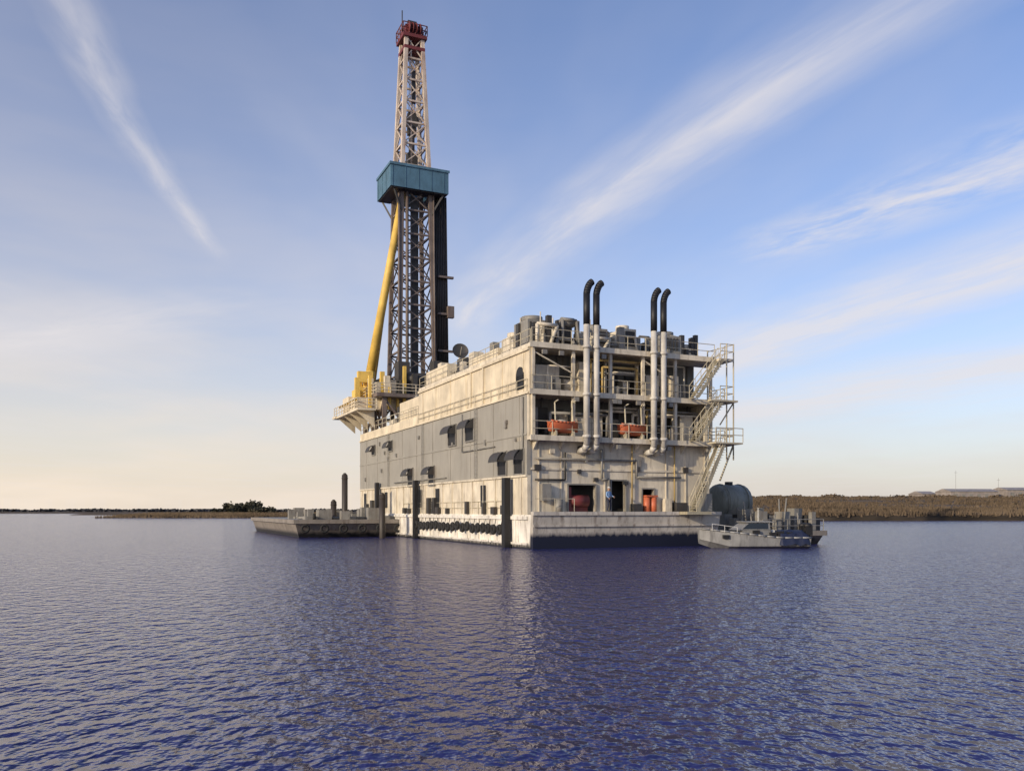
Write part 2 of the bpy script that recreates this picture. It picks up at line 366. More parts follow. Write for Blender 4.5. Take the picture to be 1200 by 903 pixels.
g=MB(); y=MB(); d=MB()
for u in(.6,4,8.5,12):
    for v in(40,44,48.5): g.box(u,u+.45,v,v+.45,11.1,15.6)
for v in (40,48.5):
    for a,b in((.6,4),(4,8.5),(8.5,12)): g.beam((a+.2,v+.2,11.2),(b+.2,v+.2,15.5),.2); g.beam((b+.2,v+.2,11.2),(a+.2,v+.2,15.5),.2)
for a,b in((40,44),(44,48.5)): g.beam((.8,a+.2,11.2),(.8,b+.2,15.5),.2); g.beam((.8,b+.2,11.2),(.8,a+.2,15.5),.2)
g.box(-.2,13,39.5,50.5,15.6,16.0)
g.build('substructure',M_MASTD,rig)
y.box(-2.3,-.21,40,51,14.0,14.25); y.box(-2.5,13,50.5,52,14.0,14.3)
for v in(41,44,47,50): y.hexa([(-2.2,v,13.98),(-.1,v,12.2),(-.1,v+.15,12.2),(-2.2,v+.15,13.98),(-2.2,v,14.0),(-.1,v,14.0),(-.1,v+.15,14.0),(-2.2,v+.15,14.0)])
y.rail((-2.3,40,14.25),(-2.3,51.9,14.25),1.1,1.3,.05,3); y.rail((-2.3,40,14.25),(-.1,40,14.25),1.1,1.1,.05,3)
y.rail((-.2,39.5,16),(12,39.5,16),1.1,1.5,.045,3); y.rail((-.2,39.5,16),(-.2,50.5,16),1.1,1.5,.045,3)
y.box(-2.2,-.6,42,44,14.3,15.6); y.box(-1.9,-.5,46,49,14.3,16.2)
for k in range(16):
    u=R(-1.8,3.4);v=R(40,50);w=R(.3,1); y.box(u,u+w,v,v+w,14.3,R(15.2,18.6))
y.build('drill_floor_walkways',M_CREAM,rig)
y=MB()
for k in range(14):
    u=R(-1.9,3.4);v=R(39.6,49);w=R(.2,.6); y.box(u,u+w,v,v+w,14.3,R(15.2,19.4))
y.path([(-2.1,41,15.3),(-2.1,50,15.3)],.12,6)
y.build('drill_floor_yellow_gear',M_YB,rig)
d.box(3,9.5,41,44,16.02,17.8); d.cyl((3.5,41.5,18),(8,41.5,18),.8,14); d.box(1.5,3,44,48,16.02,18.4)
d.box(9.2,10.8,41.5,44,16.02,19.2); d.box(3.5,8,36.5,39.4,11.15,15.0); d.box(3.2,4.6,42.5,44.2,17.8,20.2); d.box(7.6,8.6,42.6,44.2,17.8,20.6)
for k in range(12):
    u=R(2,11);v=R(39,42);w=R(.3,.9); d.box(u,u+w,v,v+w,16.01,R(17,19.4))
d.build('drawworks',M_DARK,rig)

# ============================================================ DERRICK
der=empty('drilling_derrick',ORG,ANG)
C=(5.9,46.0)
ZP=41.6; ZT=60.0
def corners(z):
    pts=[(16,2.25),(ZP,1.75),(ZT,1.0)]
    for (za,ha),(zb,hb) in zip(pts[:-1],pts[1:]):
        if z<=zb+.01: hh=ha+(hb-ha)*(z-za)/(zb-za); break
    return [Vector((C[0]+sx*hh,C[1]+sy*hh,z)) for sx,sy in((-1,-1),(1,-1),(1,1),(-1,1))]
lo=MB(); up=MB()
zs=[16+(ZP-16)/9*i for i in range(10)]+[ZP+(i+1)*(ZT-ZP)/7 for i in range(7)]
for z0,z1 in zip(zs[:-1],zs[1:]):
    mb=lo if z1<=ZP+.1 else up
    a=corners(z0);b=corners(z1)
    for i in range(4):
        j=(i+1)%4
        mb.beam(a[i],b[i],.46)
        mb.beam(b[i],b[j],.2)
        mb.beam(a[i],b[j],.12); mb.beam(a[j],b[i],.12)
up.path([(C[0]-.4,C[1]-1.2,44),(C[0]-.4,C[1]-1.0,ZT-.5)],.1,6)
lo.build('mast_lower',M_MASTD,der); up.build('mast_upper',M_MASTW,der)
g=MB(); dz=ZT-61.5
g.box(C[0]-1.5,C[0]+1.5,C[1]-1.5,C[1]+1.5,61.3+dz,61.7+dz); g.box(C[0]-1.1,C[0]+1.1,C[1]-1.1,C[1]+1.1,61.7+dz,62.9+dz)
for k in range(4): g.cyl((C[0]-.8+k*.45,C[1]-1.2,62.4+dz),(C[0]-.7+k*.45,C[1]-1.2,62.4+dz),.7,14)
for a,b in(((-1.5,-1.5),(1.5,-1.5)),((-1.5,-1.5),(-1.5,1.5)),((-1.5,1.5),(1.5,1.5)),((1.5,-1.5),(1.5,1.5))):
    g.rail((C[0]+a[0],C[1]+a[1],61.7+dz),(C[0]+b[0],C[1]+b[1],61.7+dz),1.2,.75,.06)
g.box(C[0]-1.3,C[0]+1.3,C[1]-1.3,C[1]+1.3,59.9+dz,60.3+dz)
g.build('crown_block',M_RED,der)
g=MB(); g.cyl((C[0]-1.2,C[1],62.5+dz),(C[0]-1.2,C[1],65.0+dz),.07,6); g.box(C[0]-.8,C[0]+.3,C[1]-1.1,C[1]-.7,62.9+dz,63.4+dz); g.build('crown_antenna',M_DARK,der)
g=MB()
g.box(C[0]-.5,C[0]+.5,C[1]-.3,C[1]+.3,48.5,51.2); g.cyl((C[0],C[1]-.35,50.2),(C[0],C[1]+.35,50.2),.85,14); g.cyl((C[0],C[1],44.5),(C[0],C[1],48.5),.38,10)
g.cyl((C[0],C[1],18),(C[0],C[1],45.5),.14,8); g.box(C[0]-.6,C[0]+.6,C[1]-.5,C[1]+.5,44.3,46.2)
for dx in(-.35,-.12,.12,.35): g.cyl((C[0]+dx,C[1],51),(C[0]+dx*.7,C[1],ZT),.04,5)
g.box(C[0]-.45,C[0]+.45,C[1]-1.3,C[1]-.9,16,40.5)
g.box(C[0]-.3,C[0]+.2,C[1]-1.0,C[1]-.8,52,56)
g.build('travelling_block',M_DARK,der)
g=MB()
for i in range(8):
    for j in range(5): g.cyl((8.45+i*.22+R(-.03,.03),44.3+j*.24,18.2+R(-.1,.1)),(8.25+i*.22,44.5+j*.22,41.0),.1,6)
g.build('racked_drill_pipe',M_PIPE,der)
g=MB()
u0,u1,v0,v1=2.4,9.6,43,49; zb,ztp=40.9,43.6
g.box(u0,u1,v0,v0+.15,zb,ztp); g.box(u0,u1,v1-.15,v1,zb,ztp); g.box(u0,u0+.15,v0+.15,v1-.15,zb,ztp); g.box(u1-.15,u1,v0+.15,v1-.15,zb,ztp)
for k in range(5): g.box(u0+.2+k*1.6,u0+.26+k*1.6,v0-.04,v0-.002,zb,ztp)
for k in range(4): g.box(u0-.04,u0-.002,v0+.2+k*1.7,v0+.26+k*1.7,zb,ztp)
g.box(u0-.12,u1+.12,v0-.12,v0-.061,ztp-.2,ztp+.1); g.box(u0-.12,u0-.061,v0-.06,v1,ztp-.2,ztp+.1)
g.build('racking_board_windwall',M_TEAL,der)
g=MB()
g.box(u0+.16,C[0]-1.9,v0+.16,v1-.16,zb-.1,zb+.1); g.box(C[0]+1.9,u1-.16,v0+.16,v1-.16,zb-.1,zb+.1)
for k in range(9): g.box(C[0]-1.9,C[0]+1.9,v0+.3+k*.18,v0+.36+k*.18,zb-.1,zb+.1)
g.beam((u0+.5,v0+.4,zb),(C[0]-1.8,C[1]-1.9,zb-2.6),.2); g.beam((u1-.5,v0+.4,zb),(C[0]+1.8,C[1]-1.9,zb-2.6),.2)
g.beam((u0+.5,v1-.4,zb),(C[0]-1.8,C[1]+1.8,zb-2.6),.2)
g.build('racking_board_frame',M_DARK,der)
g=MB()
a=Vector((4.5,44.6,41.5));b=Vector((.9,46.5,19.5)); c2=Vector((.45,46.75,16.4))
g.cyl(b,a,.55,10,.42); g.cyl(c2,b,.85,10,.55)
a2=Vector((4.9,48.2,41.5));b2=Vector((1.9,50.0,17)); g.cyl(b2,a2,.35,8,.25)
for k in range(1,9):
    p=b.lerp(a,k/9); q=b2.lerp(a2,k/9); g.cyl(p,q,.1,6)
g.box(-.6,1.8,45.7,47.7,16.02,17.4); g.box(-.9,.9,45.3,46.0,17.9,19.2); g.box(-1.3,-.6,45.5,46.8,15,17)
g.build('yellow_raising_leg',M_YB,der)
g=MB()
g.cyl((3.6,43.6,17),(3.7,44,41),.14,6); g.cyl((8.1,43.5,17),(8,43.9,41),.1,6); g.cyl((4.6,43.6,17),(4.7,44,41),.2,6)
for z in (22,26.5,31): g.box(8.6,10.6,43.9,44.3,z,z+.25)
g.box(9.8,10.6,43.7,44.3,26.2,27.6)
g.build('standpipes',M_MASTD,der)

# ============================================================ satellite dish
dish=empty('satellite_dish',w2(1.0,16.5,14.5),ANG)
g=MB(); n=20; rings=5
ax=Vector((-.2,-1,.35)).normalized(); xx=ax.cross(Vector((0,0,1))).normalized(); yy=xx.cross(ax)
cc=Vector((0,-.2,2.2))
for r_ in range(rings+1):
    rr=.72*r_/rings
    for k in range(n):
        t=2*math.pi*k/n; g.v.append(tuple(cc+xx*rr*math.cos(t)+yy*rr*math.sin(t)+ax*(rr*rr*.35)))
for r_ in range(rings):
    for k in range(n): g.f.append((r_*n+k,r_*n+(k+1)%n,(r_+1)*n+(k+1)%n,(r_+1)*n+k)); g.sm.append(True)
g.build('reflector',M_DARK,dish)
g=MB(); g.cyl((0,0,0),(0,0,2.2),.08,8); g.cyl(cc-Vector((0,-.1,.5)),cc+ax*.8,.03,5); g.box(-.3,.3,-.3,.3,0,.15); g.build('pedestal',M_PALE,dish)

# ============================================================ rescue boats
def rescue_boat(u):
    e=empty('rescue_boat',w2(u,-.05,8.0),ANG)
    hl=MB(); L_=2.3; secs=9; prof=[]
    for i in range(secs):
        t=i/(secs-1); x=-L_/2+L_*t; wd=.52*math.sin(math.pi*min(1,(t*.85+.13)))**.6 if t<1 else .08; sh=.12*(2*t-1)**2
        prof.append([(x,-wd,.95+sh),(x,-wd*.9,.55),(x,-wd*.4,.28+sh),(x,0,.22+sh),(x,wd*.4,.28+sh),(x,wd*.9,.55),(x,wd,.95+sh)])
    for p in prof: hl.v+=p
    for i in range(secs-1):
        for j in range(6): hl.f.append((i*7+j,i*7+j+1,(i+1)*7+j+1,(i+1)*7+j)); hl.sm.append(True)
    hl.f.append(tuple(range(7))); hl.sm.append(False); hl.f.append(tuple((secs-1)*7+j for j in range(7))); hl.sm.append(False)
    for s_ in(-1,1):
        pts=[(p[0][0],s_*abs(p[0][1]),p[0][2]) for p in prof]; hl.path(pts,.07,6)
    hl.build('hull',M_ORANGE,e)
    c=MB(); c.ell((-.25,0,.95),(.6,.42,.24),14,8); c.build('canopy',M_PALE,e)
    k=MB(); k.box(-.8,-.7,-.4,.4,0,.35); k.box(.6,.7,-.4,.4,0,.35); k.cyl((-.75,-.3,0),(-.75,-.1,2.4),.06,6); k.cyl((.65,-.3,0),(.65,-.1,2.4),.06,6); k.cyl((-.75,-.1,2.4),(-.75,-.6,2.5),.05,6); k.cyl((.65,-.1,2.4),(.65,-.6,2.5),.05,6)
    k.build('davit',M_RAIL,e)
rescue_boat(2.7); rescue_boat(8.5)

# ============================================================ worker
def worker(u,v,z):
    e=empty('worker',w2(u,v,z),ANG+.4)
    J={'pel':(0,0,.95),'ch':(0,.02,1.3),'nk':(0,.02,1.5),'hd':(0,-.01,1.62),'hl':(-.11,0,.9),'kl':(-.13,-.05,.5),'al':(-.13,.03,.09),'tl':(-.14,-.13,.04),
       'hr':(.11,0,.9),'kr':(.14,-.08,.5),'ar':(.16,.0,.09),'tr':(.18,-.16,.04),'sl':(-.2,.02,1.43),'el':(-.27,.0,1.15),'wl':(-.22,-.18,.98),'sr':(.2,.02,1.43),'er':(.28,-.03,1.16),'wr':(.2,-.28,1.08)}
    def skin(name,edges,rad,mat,root):
        ks=[]
        for a,b in edges:
            for q in(a,b):
                if q not in ks: ks.append(q)
        me=bpy.data.meshes.new(name); me.from_pydata([J[k] for k in ks],[(ks.index(a),ks.index(b)) for a,b in edges],[]); me.materials.append(mat)
        o=bpy.data.objects.new(name,me); sc.collection.objects.link(o); o.parent=e
        mo=o.modifiers.new('s','SKIN'); mo.use_smooth_shade=True
        for k,q in enumerate(ks):
            me.skin_vertices[0].data[k].radius=(rad[q],rad[q]*.8); me.skin_vertices[0].data[k].use_root=(q==root)
        o.modifiers.new('u','SUBSURF').levels=1
    skin('trousers',[('pel','hl'),('hl','kl'),('kl','al'),('al','tl'),('pel','hr'),('hr','kr'),('kr','ar'),('ar','tr')],dict(pel=.15,hl=.1,kl=.075,al=.055,tl=.045,hr=.1,kr=.075,ar=.055,tr=.045),M_TROUS,'pel')
    J['b']=(0,0,1.0)
    skin('shirt',[('b','ch'),('ch','nk'),('ch','sl'),('sl','el'),('el','wl'),('ch','sr'),('sr','er'),('er','wr')],dict(b=.15,ch=.17,nk=.07,sl=.075,el=.055,wl=.04,sr=.075,er=.055,wr=.04),M_SHIRT,'b')
    g=MB(); g.ell((0,-.01,1.66),(.078,.095,.115),14,10); g.cyl((0,.01,1.48),(0,0,1.6),.055,10); g.ell((0,-.11,1.65),(.014,.02,.02),6,5)
    for hx in((-.22,-.2,.95),(.2,-.31,1.07)):
        g.ell(hx,(.04,.045,.05),8,6)
        for k in range(4): g.cyl((hx[0]-.025+k*.017,hx[1]-.02,hx[2]-.02),(hx[0]-.025+k*.017,hx[1]-.04,hx[2]-.1+.006*k),.009,5)
        g.cyl(hx,(hx[0]+.045,hx[1]-.04,hx[2]-.05),.01,5)
    g.build('head_and_hands',M_SKIN,e)
    g=MB(); g.ell((0,0,1.71),(.11,.13,.11),14,8,zmin=0); g.cyl((0,-.04,1.705),(0,-.04,1.72),.145,14); g.build('hard_hat',M_WHITE,e)
worker(6.05,-.72,2.62)

# ============================================================ deck barge left
db=empty('deck_barge',(-21.4,84,0),ANG)
g=MB(); BW,BL=11.0,32
g.hexa([(.9,1.6,-.8),(BW,1.6,-.8),(BW,BL,-.8),(.9,BL,-.8),(0,0,1.75),(BW,0,1.75),(BW,BL,1.75),(0,BL,1.75)])
g.box(-.12,BW,-.12,-.001,1.4,1.8); g.box(-.12,-.001,0,BL,1.4,1.8)
g.build('hull',M_BARGE,db)
g=MB(); g.box(0.1,BW-.1,.1,BL-.1,1.752,1.8)
g.build('timber_deck',M_STEEL,db)
g=MB()
for k in range(34):
    u=R(1,BW-1.5);v=R(.5,14);w=R(.4,1.6); g.box(u,u+w,v,v+w,1.8,1.8+R(.2,1.3))
for k in range(7): g.cyl((R(1,3),2+k*.35,1.95),(R(7,9),2+k*.35,1.95),.13,8)
g.build('deck_cargo',M_STEEL,db)
g=MB()
for k in range(6): g.torus((1+k*1.9,-.22,.9),(0,1,0),.34,.13)
g.cyl((2,.4,1.8),(2,.4,2.4),.15,8); g.cyl((9,.4,1.8),(9,.4,2.4),.15,8)
g.build('tyres_and_bollards',M_RUBBER,db)
for (px,yy_,zt) in((404,87.5,6.3),(448,83.5,4.2),(391,89,3.6)):
    g=MB(); x=(px-600)/1000*yy_; 
    g.cyl((0,0,-3),(0,0,zt),.3,12); g.torus((0,0,zt-.3),(0,0,1),.3,.05); g.cyl((0,0,zt),(0,0,zt+.25),.3,12,.1)
    o=g.build('mooring_pile',M_WOOD); o.location=(x,yy_,0)

# ============================================================ work boat, right
wb=empty('work_boat',(17.4,62.0,0),math.radians(6))
g=MB(); L_=7.9; secs=13
for i in range(secs):
    t=i/(secs-1); x=-L_/2+L_*t
    wd=1.25*min(1,(t*2.6+.04))**.6; sh=1.4-.65*min(1,t*1.4); kl=-.35+.9*max(0,.25-t)*3
    g.v+=[(x,-wd,sh),(x,-wd*.93,.15+max(0,.25-t)*2),(x,0,kl),(x,wd*.93,.15+max(0,.25-t)*2),(x,wd,sh)]
for i in range(secs-1):
    for j in range(4): g.f.append((i*5+j,i*5+j+1,(i+1)*5+j+1,(i+1)*5+j)); g.sm.append(False)
    g.f.append((i*5,i*5+4,(i+1)*5+4,(i+1)*5) ); g.sm.append(False)
g.f.append(tuple((secs-1)*5+j for j in range(5))); g.sm.append(False); g.f.append(tuple(range(5))); g.sm.append(False)
for s_ in(0,4): g.path([g.v[i*5+s_] for i in range(secs)],.07,6)
g.build('hull',M_ALU,wb)
g=MB()
g.box(-1.0,1.1,-.8,.8,.75,1.3)
g.hexa([(-1.4,-.85,1.3),(1.1,-.85,1.3),(1.1,.85,1.3),(-1.4,.85,1.3),(-.6,-.75,1.85),(1.0,-.75,1.85),(1.0,.75,1.85),(-.6,.75,1.85)])
g.box(-.8,1.3,-.9,.9,1.85,1.92)
g.build('cabin',M_ALU,wb)
g=MB(); g.hexa([(-1.0,-.87,1.38),(.9,-.87,1.38),(.9,-.8,1.38),(-1.0,-.8,1.38),(-.5,-.8,1.78),(.9,-.8,1.78),(.9,-.7,1.78),(-.5,-.7,1.78)]); g.build('cabin_glass',M_GLASS,wb)
g=MB()
for y_ in(-.4,.4):
    g.box(3.85,4.35,y_-.22,y_+.22,.9,1.6); g.box(3.95,4.2,y_-.1,y_+.1,-.4,.9); g.ell((4.1,y_,1.6),(.34,.26,.22),10,6)
for k in range(10):
    x=R(-3,3.6); z=R(.8,1.1); w=R(.2,.5); g.box(x,x+w,-1.1,-.8,.7,.8+R(.1,.5))
g.build('outboard_motors',M_BLACK,wb)
g=MB()
nx_,ny_=18,11
for j in range(ny_+1):
    for i in range(nx_+1):
        x=1.6+2.3*i/nx_; y_=-1.42+2.84*j/ny_; e=min(i,nx_-i,j,ny_-j)
        g.v.append((x,y_,(.25 if e==0 else .9+.35*min(1,e/3))+.14*noise.noise(Vector((x*2.5,y_*2.5,1)))))
for j in range(ny_):
    for i in range(nx_): g.f.append((j*(nx_+1)+i,j*(nx_+1)+i+1,(j+1)*(nx_+1)+i+1,(j+1)*(nx_+1)+i)); g.sm.append(True)
g.build('tarpaulin',M_BLUE,wb)
g=MB(); g.rail((-3.2,-.75,1.25),(-1.5,-1.15,1.0),.5,.8,.02,1); g.cyl((.5,0,1.9),(.5,0,2.9),.03,5)
g.box(1.25,1.5,-.6,.2,.76,1.3); g.build('rails_and_mast',M_WHITE,wb)

# service float + tank behind
sb=empty('service_float',(19.6,73.0,0),ANG)
g=MB(); g.hexa([(-3.0,-5.4,-.6),(2.8,-5.4,-.6),(2.8,4,-.6),(-3.0,4,-.6),(-3.0,-6.2,1.0),(3.4,-6.2,1.0),(3.4,4,1.0),(-3.0,4,1.0)]); g.box(-3.1,3.5,-6.3,-6.201,.7,1.1); g.build('hull',M_BARGE,sb)
g=MB()
for k in range(30):
    u=R(-3,2.6);v=R(-6,0);w=R(.3,1.0); g.box(u,u+w,v,v+w,1.0,1.0+R(.3,2.0))
for k in range(10):
    u=R(-2.8,2.5);v=R(-6,-2); g.cyl((u,v,1),(u+R(-.4,.4),v,R(2,4.0)),.06,6)
g.rail((-2.9,-6.1,1.0),(3.3,-6.1,1.0),1,1.2); g.build('deck_gear',M_STEEL,sb)
g=MB(); 
for k in range(10):
    u=R(-2,3);v=R(-5.5,0);w=R(.4,1.0); g.box(u,u+w,v,v+w,1.0,1.0+R(.5,1.4))
g.build('deck_gear_dark',M_DARK,sb)
tk=empty('storage_tank',(19.3,76,1.0),ANG)
g=MB()
g.cyl((-1.3,0,2.4),(1.3,0,2.4),1.6,24); g.ell((-1.3,0,2.4),(.5,1.58,1.58),20,10); g.ell((1.3,0,2.4),(.5,1.58,1.58),20,10)
for x in(-1.0,1.0): g.torus((x,0,2.4),(1,0,0),1.62,.06,24)
g.build('shell',M_GTANK,tk)
g=MB()
for x in(-1.1,1.1): g.box(x-.2,x+.2,-1.4,1.4,0,1.4)
g.cyl((0,0,3.95),(0,0,4.25),.35,12); g.build('saddles_and_hatch',M_DARK,tk)

# ============================================================ LAND
def landmat(name,c1,c2,c3):
    m,nt,b=newmat(name); L=nt.links.new
    tc=N(nt,'ShaderNodeTexCoord'); mp=N(nt,'ShaderNodeMapping'); mp.inputs['Scale'].default_value=(.02,.06,.3); L(tc.outputs['Object'],mp.inputs[0])
    n1=N(nt,'ShaderNodeTexNoise'); n1.inputs['Scale'].default_value=2; n1.inputs['Detail'].default_value=5; L(mp.outputs[0],n1.inputs[0])
    r=N(nt,'ShaderNodeValToRGB'); e=r.color_ramp.elements; e[0].position=.35; e[0].color=c1+(1,); e[1].position=.65; e[1].color=c3+(1,); x=e.new(.5); x.color=c2+(1,)
    L(n1.outputs[0],r.inputs[0]); L(r.outputs[0],b.inputs['Base Color']); b.inputs['Roughness'].default_value=.95
    b.inputs['Specular IOR Level'].default_value=.1
    return m
M_MARSH=landmat('marsh_ground',(.07,.053,.038),(.115,.087,.06),(.16,.12,.085))
M_BANK=landmat('bank_shade',(.025,.021,.017),(.04,.033,.026),(.06,.048,.036))  # dark tones paint the shadow and reflection along the bank
M_GRASS=landmat('marsh_grass_blades',(.07,.054,.037),(.125,.092,.06),(.18,.135,.09))
M_LEAF=landmat('foliage',(.045,.045,.03),(.07,.066,.045),(.10,.088,.06))
M_FAR=landmat('far_treeline',(.06,.06,.062),(.075,.073,.073),(.09,.085,.08))
def land(name,x0,x1,shore,depth,hf,nx=160,ny=24,mat=M_MARSH):
    m=MB(); 
    for j in range(ny+1):
        t=(j/ny)**1.8
        for i in range(nx+1):
            x=x0+(x1-x0)*i/nx; y=shore(x)+depth*t
            m.v.append((x,y,hf(x,y,depth*t)))
    for j in range(ny):
        for i in range(nx): m.f.append((j*(nx+1)+i,j*(nx+1)+i+1,(j+1)*(nx+1)+i+1,(j+1)*(nx+1)+i)); m.sm.append(True)
    return m.build(name,mat)
def nz(x,y,s=1): return noise.noise(Vector((x*s,y*s,3.1)))
shR=lambda x: 225+8*nz(x,0,.03)+3*nz(x,5,.15)+ (max(0,80-x)**1.5)*.35
hR=lambda x,y,t: -.4+2.4*min(1,t/3)+ min(1,t/330)*9.0+ 1.2*nz(x,y,.02)*min(1,t/10) 
land('marsh_terrain',58,1500,shR,900,hR)
m_=MB(); nx=220
for j,(dy,zz) in enumerate(((-1.2,-.4),(-.9,.5),(-.2,1.3),(2.6,1.9))):
    for i in range(nx+1):
        x=56+(500-56)*i/nx; m_.v.append((x,shR(x)+dy+.5*nz(x,j,.5),zz+(.5*nz(x,j*3,.3) if j else 0)))
for j in range(3):
    for i in range(nx): m_.f.append((j*(nx+1)+i,j*(nx+1)+i+1,(j+1)*(nx+1)+i+1,(j+1)*(nx+1)+i)); m_.sm.append(True)
m_.build('shaded_bank',M_BANK)  # low bank strip with the shoreline shadow painted into its colour
shL=lambda x:300+6*nz(x,2,.04)
hL=lambda x,y,t: -.3+1.2*math.sin(math.pi*min(1,t/60))**.5*min(1,(x+147)/8,( -60-x)/6 if x>-66 else 1) if x>-147 else -.3
land('marsh_island',-150,-60,shL,60,hL,80,12)
land('far_shore_terrain',-3200,3200,lambda x:760+40*nz(x,1,.004),1500,lambda x,y,t:-.3+1.6*min(1,t/10)+1.5*t/1500,200,8)
def grass(name,pts,hmin,hmax,wd,mat):
    m=MB()
    for (x,y,z) in pts:
        for k in range(3):
            a=R(-.6,.6); w=R(.4,1)*wd; hh=R(hmin,hmax); ox=x+R(-.8,.8); oy=y+R(-.8,.8); lx=R(-.5,.5)
            i=len(m.v); m.v+=[(ox-w*math.cos(a),oy-w*math.sin(a),z-.2),(ox+w*math.cos(a),oy+w*math.sin(a),z-.2),(ox+lx+w*.2,oy,z+hh),(ox+lx-w*.2,oy,z+hh*.9)]
            m.f.append((i,i+1,i+2,i+3)); m.sm.append(False)
    return m.build(name,mat)
P=[]
for k in range(15000):
    x=62+ (R(0,1)**1.0)*300; t=420*R(0,1)**2.2; y=shR(x)+1.0+t; P.append((x+t*.5*x/270,y,hR(x,y,t)))
for k in range(1200):
    x=R(60,330); y=shR(x)+R(-.2,1.5); P.append((x,y,R(1.0,1.7)))
for k in range(3500):
    x=R(-148,-60);t=R(1,58); y=shL(x)+t; P.append((x,y,hL(x,y,t)))
grass('marsh_grass',P,.5,1.4,.35,M_GRASS)
def clumps(name,centers,mat,leaf=.55,per=160):
    m=MB()
    for (x,y,z,rx,rz) in centers:
        m.cyl((x,y,z),(x+R(-.3,.3),y,z+rz*1.0),.09*rz+.08,5,.04*rz)
        for b in range(4):
            m.cyl((x,y,z+rz*R(.3,.7)),(x+R(-.7,.7)*rx,y+R(-.5,.5)*rx,z+rz*R(1,1.6)),.05*rz,4,.02)
        sub=[(x+R(-.6,.6)*rx,y+R(-.6,.6)*rx,z+rz*R(.5,1.6),R(.35,.6)*rx) for _ in range(6)]
        for k in range(per):
            s_=random.choice(sub); d_=Vector((random.gauss(0,1),random.gauss(0,1),random.gauss(0,.8)*min(1,rz/rx))); d_=d_.normalized()*s_[3]*R(.4,1.05); d_.z*=min(1,rz/rx*1.2)
            c=Vector(s_[:3])+d_; a=Vector((R(-1,1),R(-1,1),R(-1,1))).normalized(); b=a.orthogonal().normalized(); l=leaf*R(.5,1.2)
            i=len(m.v); m.v+=[tuple(c+a*l),tuple(c+b*l),tuple(c-a*l),tuple(c-b*l)]; m.f.append((i,i+1,i+2,i+3)); m.sm.append(False)
    return m.build(name,mat)
T=[]
for k in range(26):
    px=random.gauss(286,20); Y=R(520,560); x=(px-600)/1000*Y; T.append((x,Y,0.5,R(3,4.5),max(1.2,R(3.0,5.0)*math.exp(-((px-286)/34)**2))))
clumps('distant_trees',T,M_LEAF,.8,150)
land('tree_island',-260,-110,lambda x:500+8*nz(x,7,.03),90,lambda x,y,t:-.3+1.5*math.sin(math.pi*min(1,t/90))**.4,60,10)
T=[]
for k in range(230):
    x=R(120,640); Y=R(540,640)*1.0; T.append((x,Y,9.8,R(4,9),R(.9,2.1)))
clumps('brush_line',T,M_GRASS,1.0,70)
T=[]
for k in range(420):
    x=R(-900,1100); Y=R(800,880); T.append((x,Y,1.2,R(9,16),R(.9,1.7)))
clumps('far_treeline',T,M_FAR,1.5,45)
M_BLD=paint('warehouse_cladding',(.30,.26,.23),amt=.2)
for (cx,cy_,hw,hh) in((312,575,17,4.5),(351,580,15,5.6),(289,590,5,3.2)):
    b_=empty('warehouse',(cx,cy_,11.0),.1)
    g=MB(); g.box(-hw,hw,0,18,-3,hh); 
    g.hexa([(-hw-.5,-.5,hh),(hw+.5,-.5,hh),(hw+.5,18.5,hh),(-hw-.5,18.5,hh),(-hw-.5,8.5,hh+2),(hw+.5,8.5,hh+2),(hw+.5,9.5,hh+2),(-hw-.5,9.5,hh+2)]); g.build('walls_and_roof',M_BLD,b_)
    g=MB()
    for k in range(int(hw/3)): g.box(-hw+2+k*5.5,-hw+4.6+k*5.5,-.1,-.01,-1,hh-1.6)
    g.build('doors',M_STEEL,b_)
for px,Y,zt in((1120,560,29),(1170,560,24)):
    g=MB(); g.cyl((0,0,0),(0,0,zt),.16,6,.08); g.box(-1.0,1.0,-.06,.06,zt-1.5,zt-1.35)
    o=g.build('utility_pole',M_STEEL); o.location=((px-600)/1000*Y,Y,0)

# ============================================================ WATER
m,nt,b=newmat('water'); L=nt.links.new
tc=N(nt,'ShaderNodeTexCoord')
def nse(scale,sc3,det=3,rot=0,dist=0):
    mp=N(nt,'ShaderNodeMapping'); mp.inputs['Scale'].default_value=sc3; mp.inputs['Rotation'].default_value=(0,0,rot); L(tc.outputs['Object'],mp.inputs[0])
    n=N(nt,'ShaderNodeTexNoise'); n.inputs['Scale'].default_value=scale; n.inputs['Detail'].default_value=det; n.inputs['Distortion'].default_value=dist; L(mp.outputs[0],n.inputs[0]); return n.outputs[0]
a=nse(2.3,(1,.7,1),2,.2,.2); c=nse(5.5,(1,.6,1),2,-.3,0)
def M2(op,x,y):
    n=N(nt,'ShaderNodeMath',operation=op)
    for i,q in enumerate((x,y)):
        if isinstance(q,(int,float)): n.inputs[i].default_value=q
        else: L(q,n.inputs[i])
    return n.outputs[0]
hgt=M2('ADD',M2('MULTIPLY',a,.24),M2('MULTIPLY',c,.13))
bp=N(nt,'ShaderNodeBump'); bp.inputs['Strength'].default_value=1.0; bp.inputs['Distance'].default_value=.9
L(hgt,bp.inputs['Height']); L(bp.outputs[0],b.inputs['Normal'])
b.inputs['Base Color'].default_value=(.026,.030,.128,1); b.inputs['Roughness'].default_value=.11; b.inputs['IOR'].default_value=1.36
g=MB(); g.v=[(-6000,-500,0),(6000,-500,0),(6000,9000,0),(-6000,9000,0)]; g.f=[(0,1,2,3)]; g.sm=[False]; g.build('water',m)

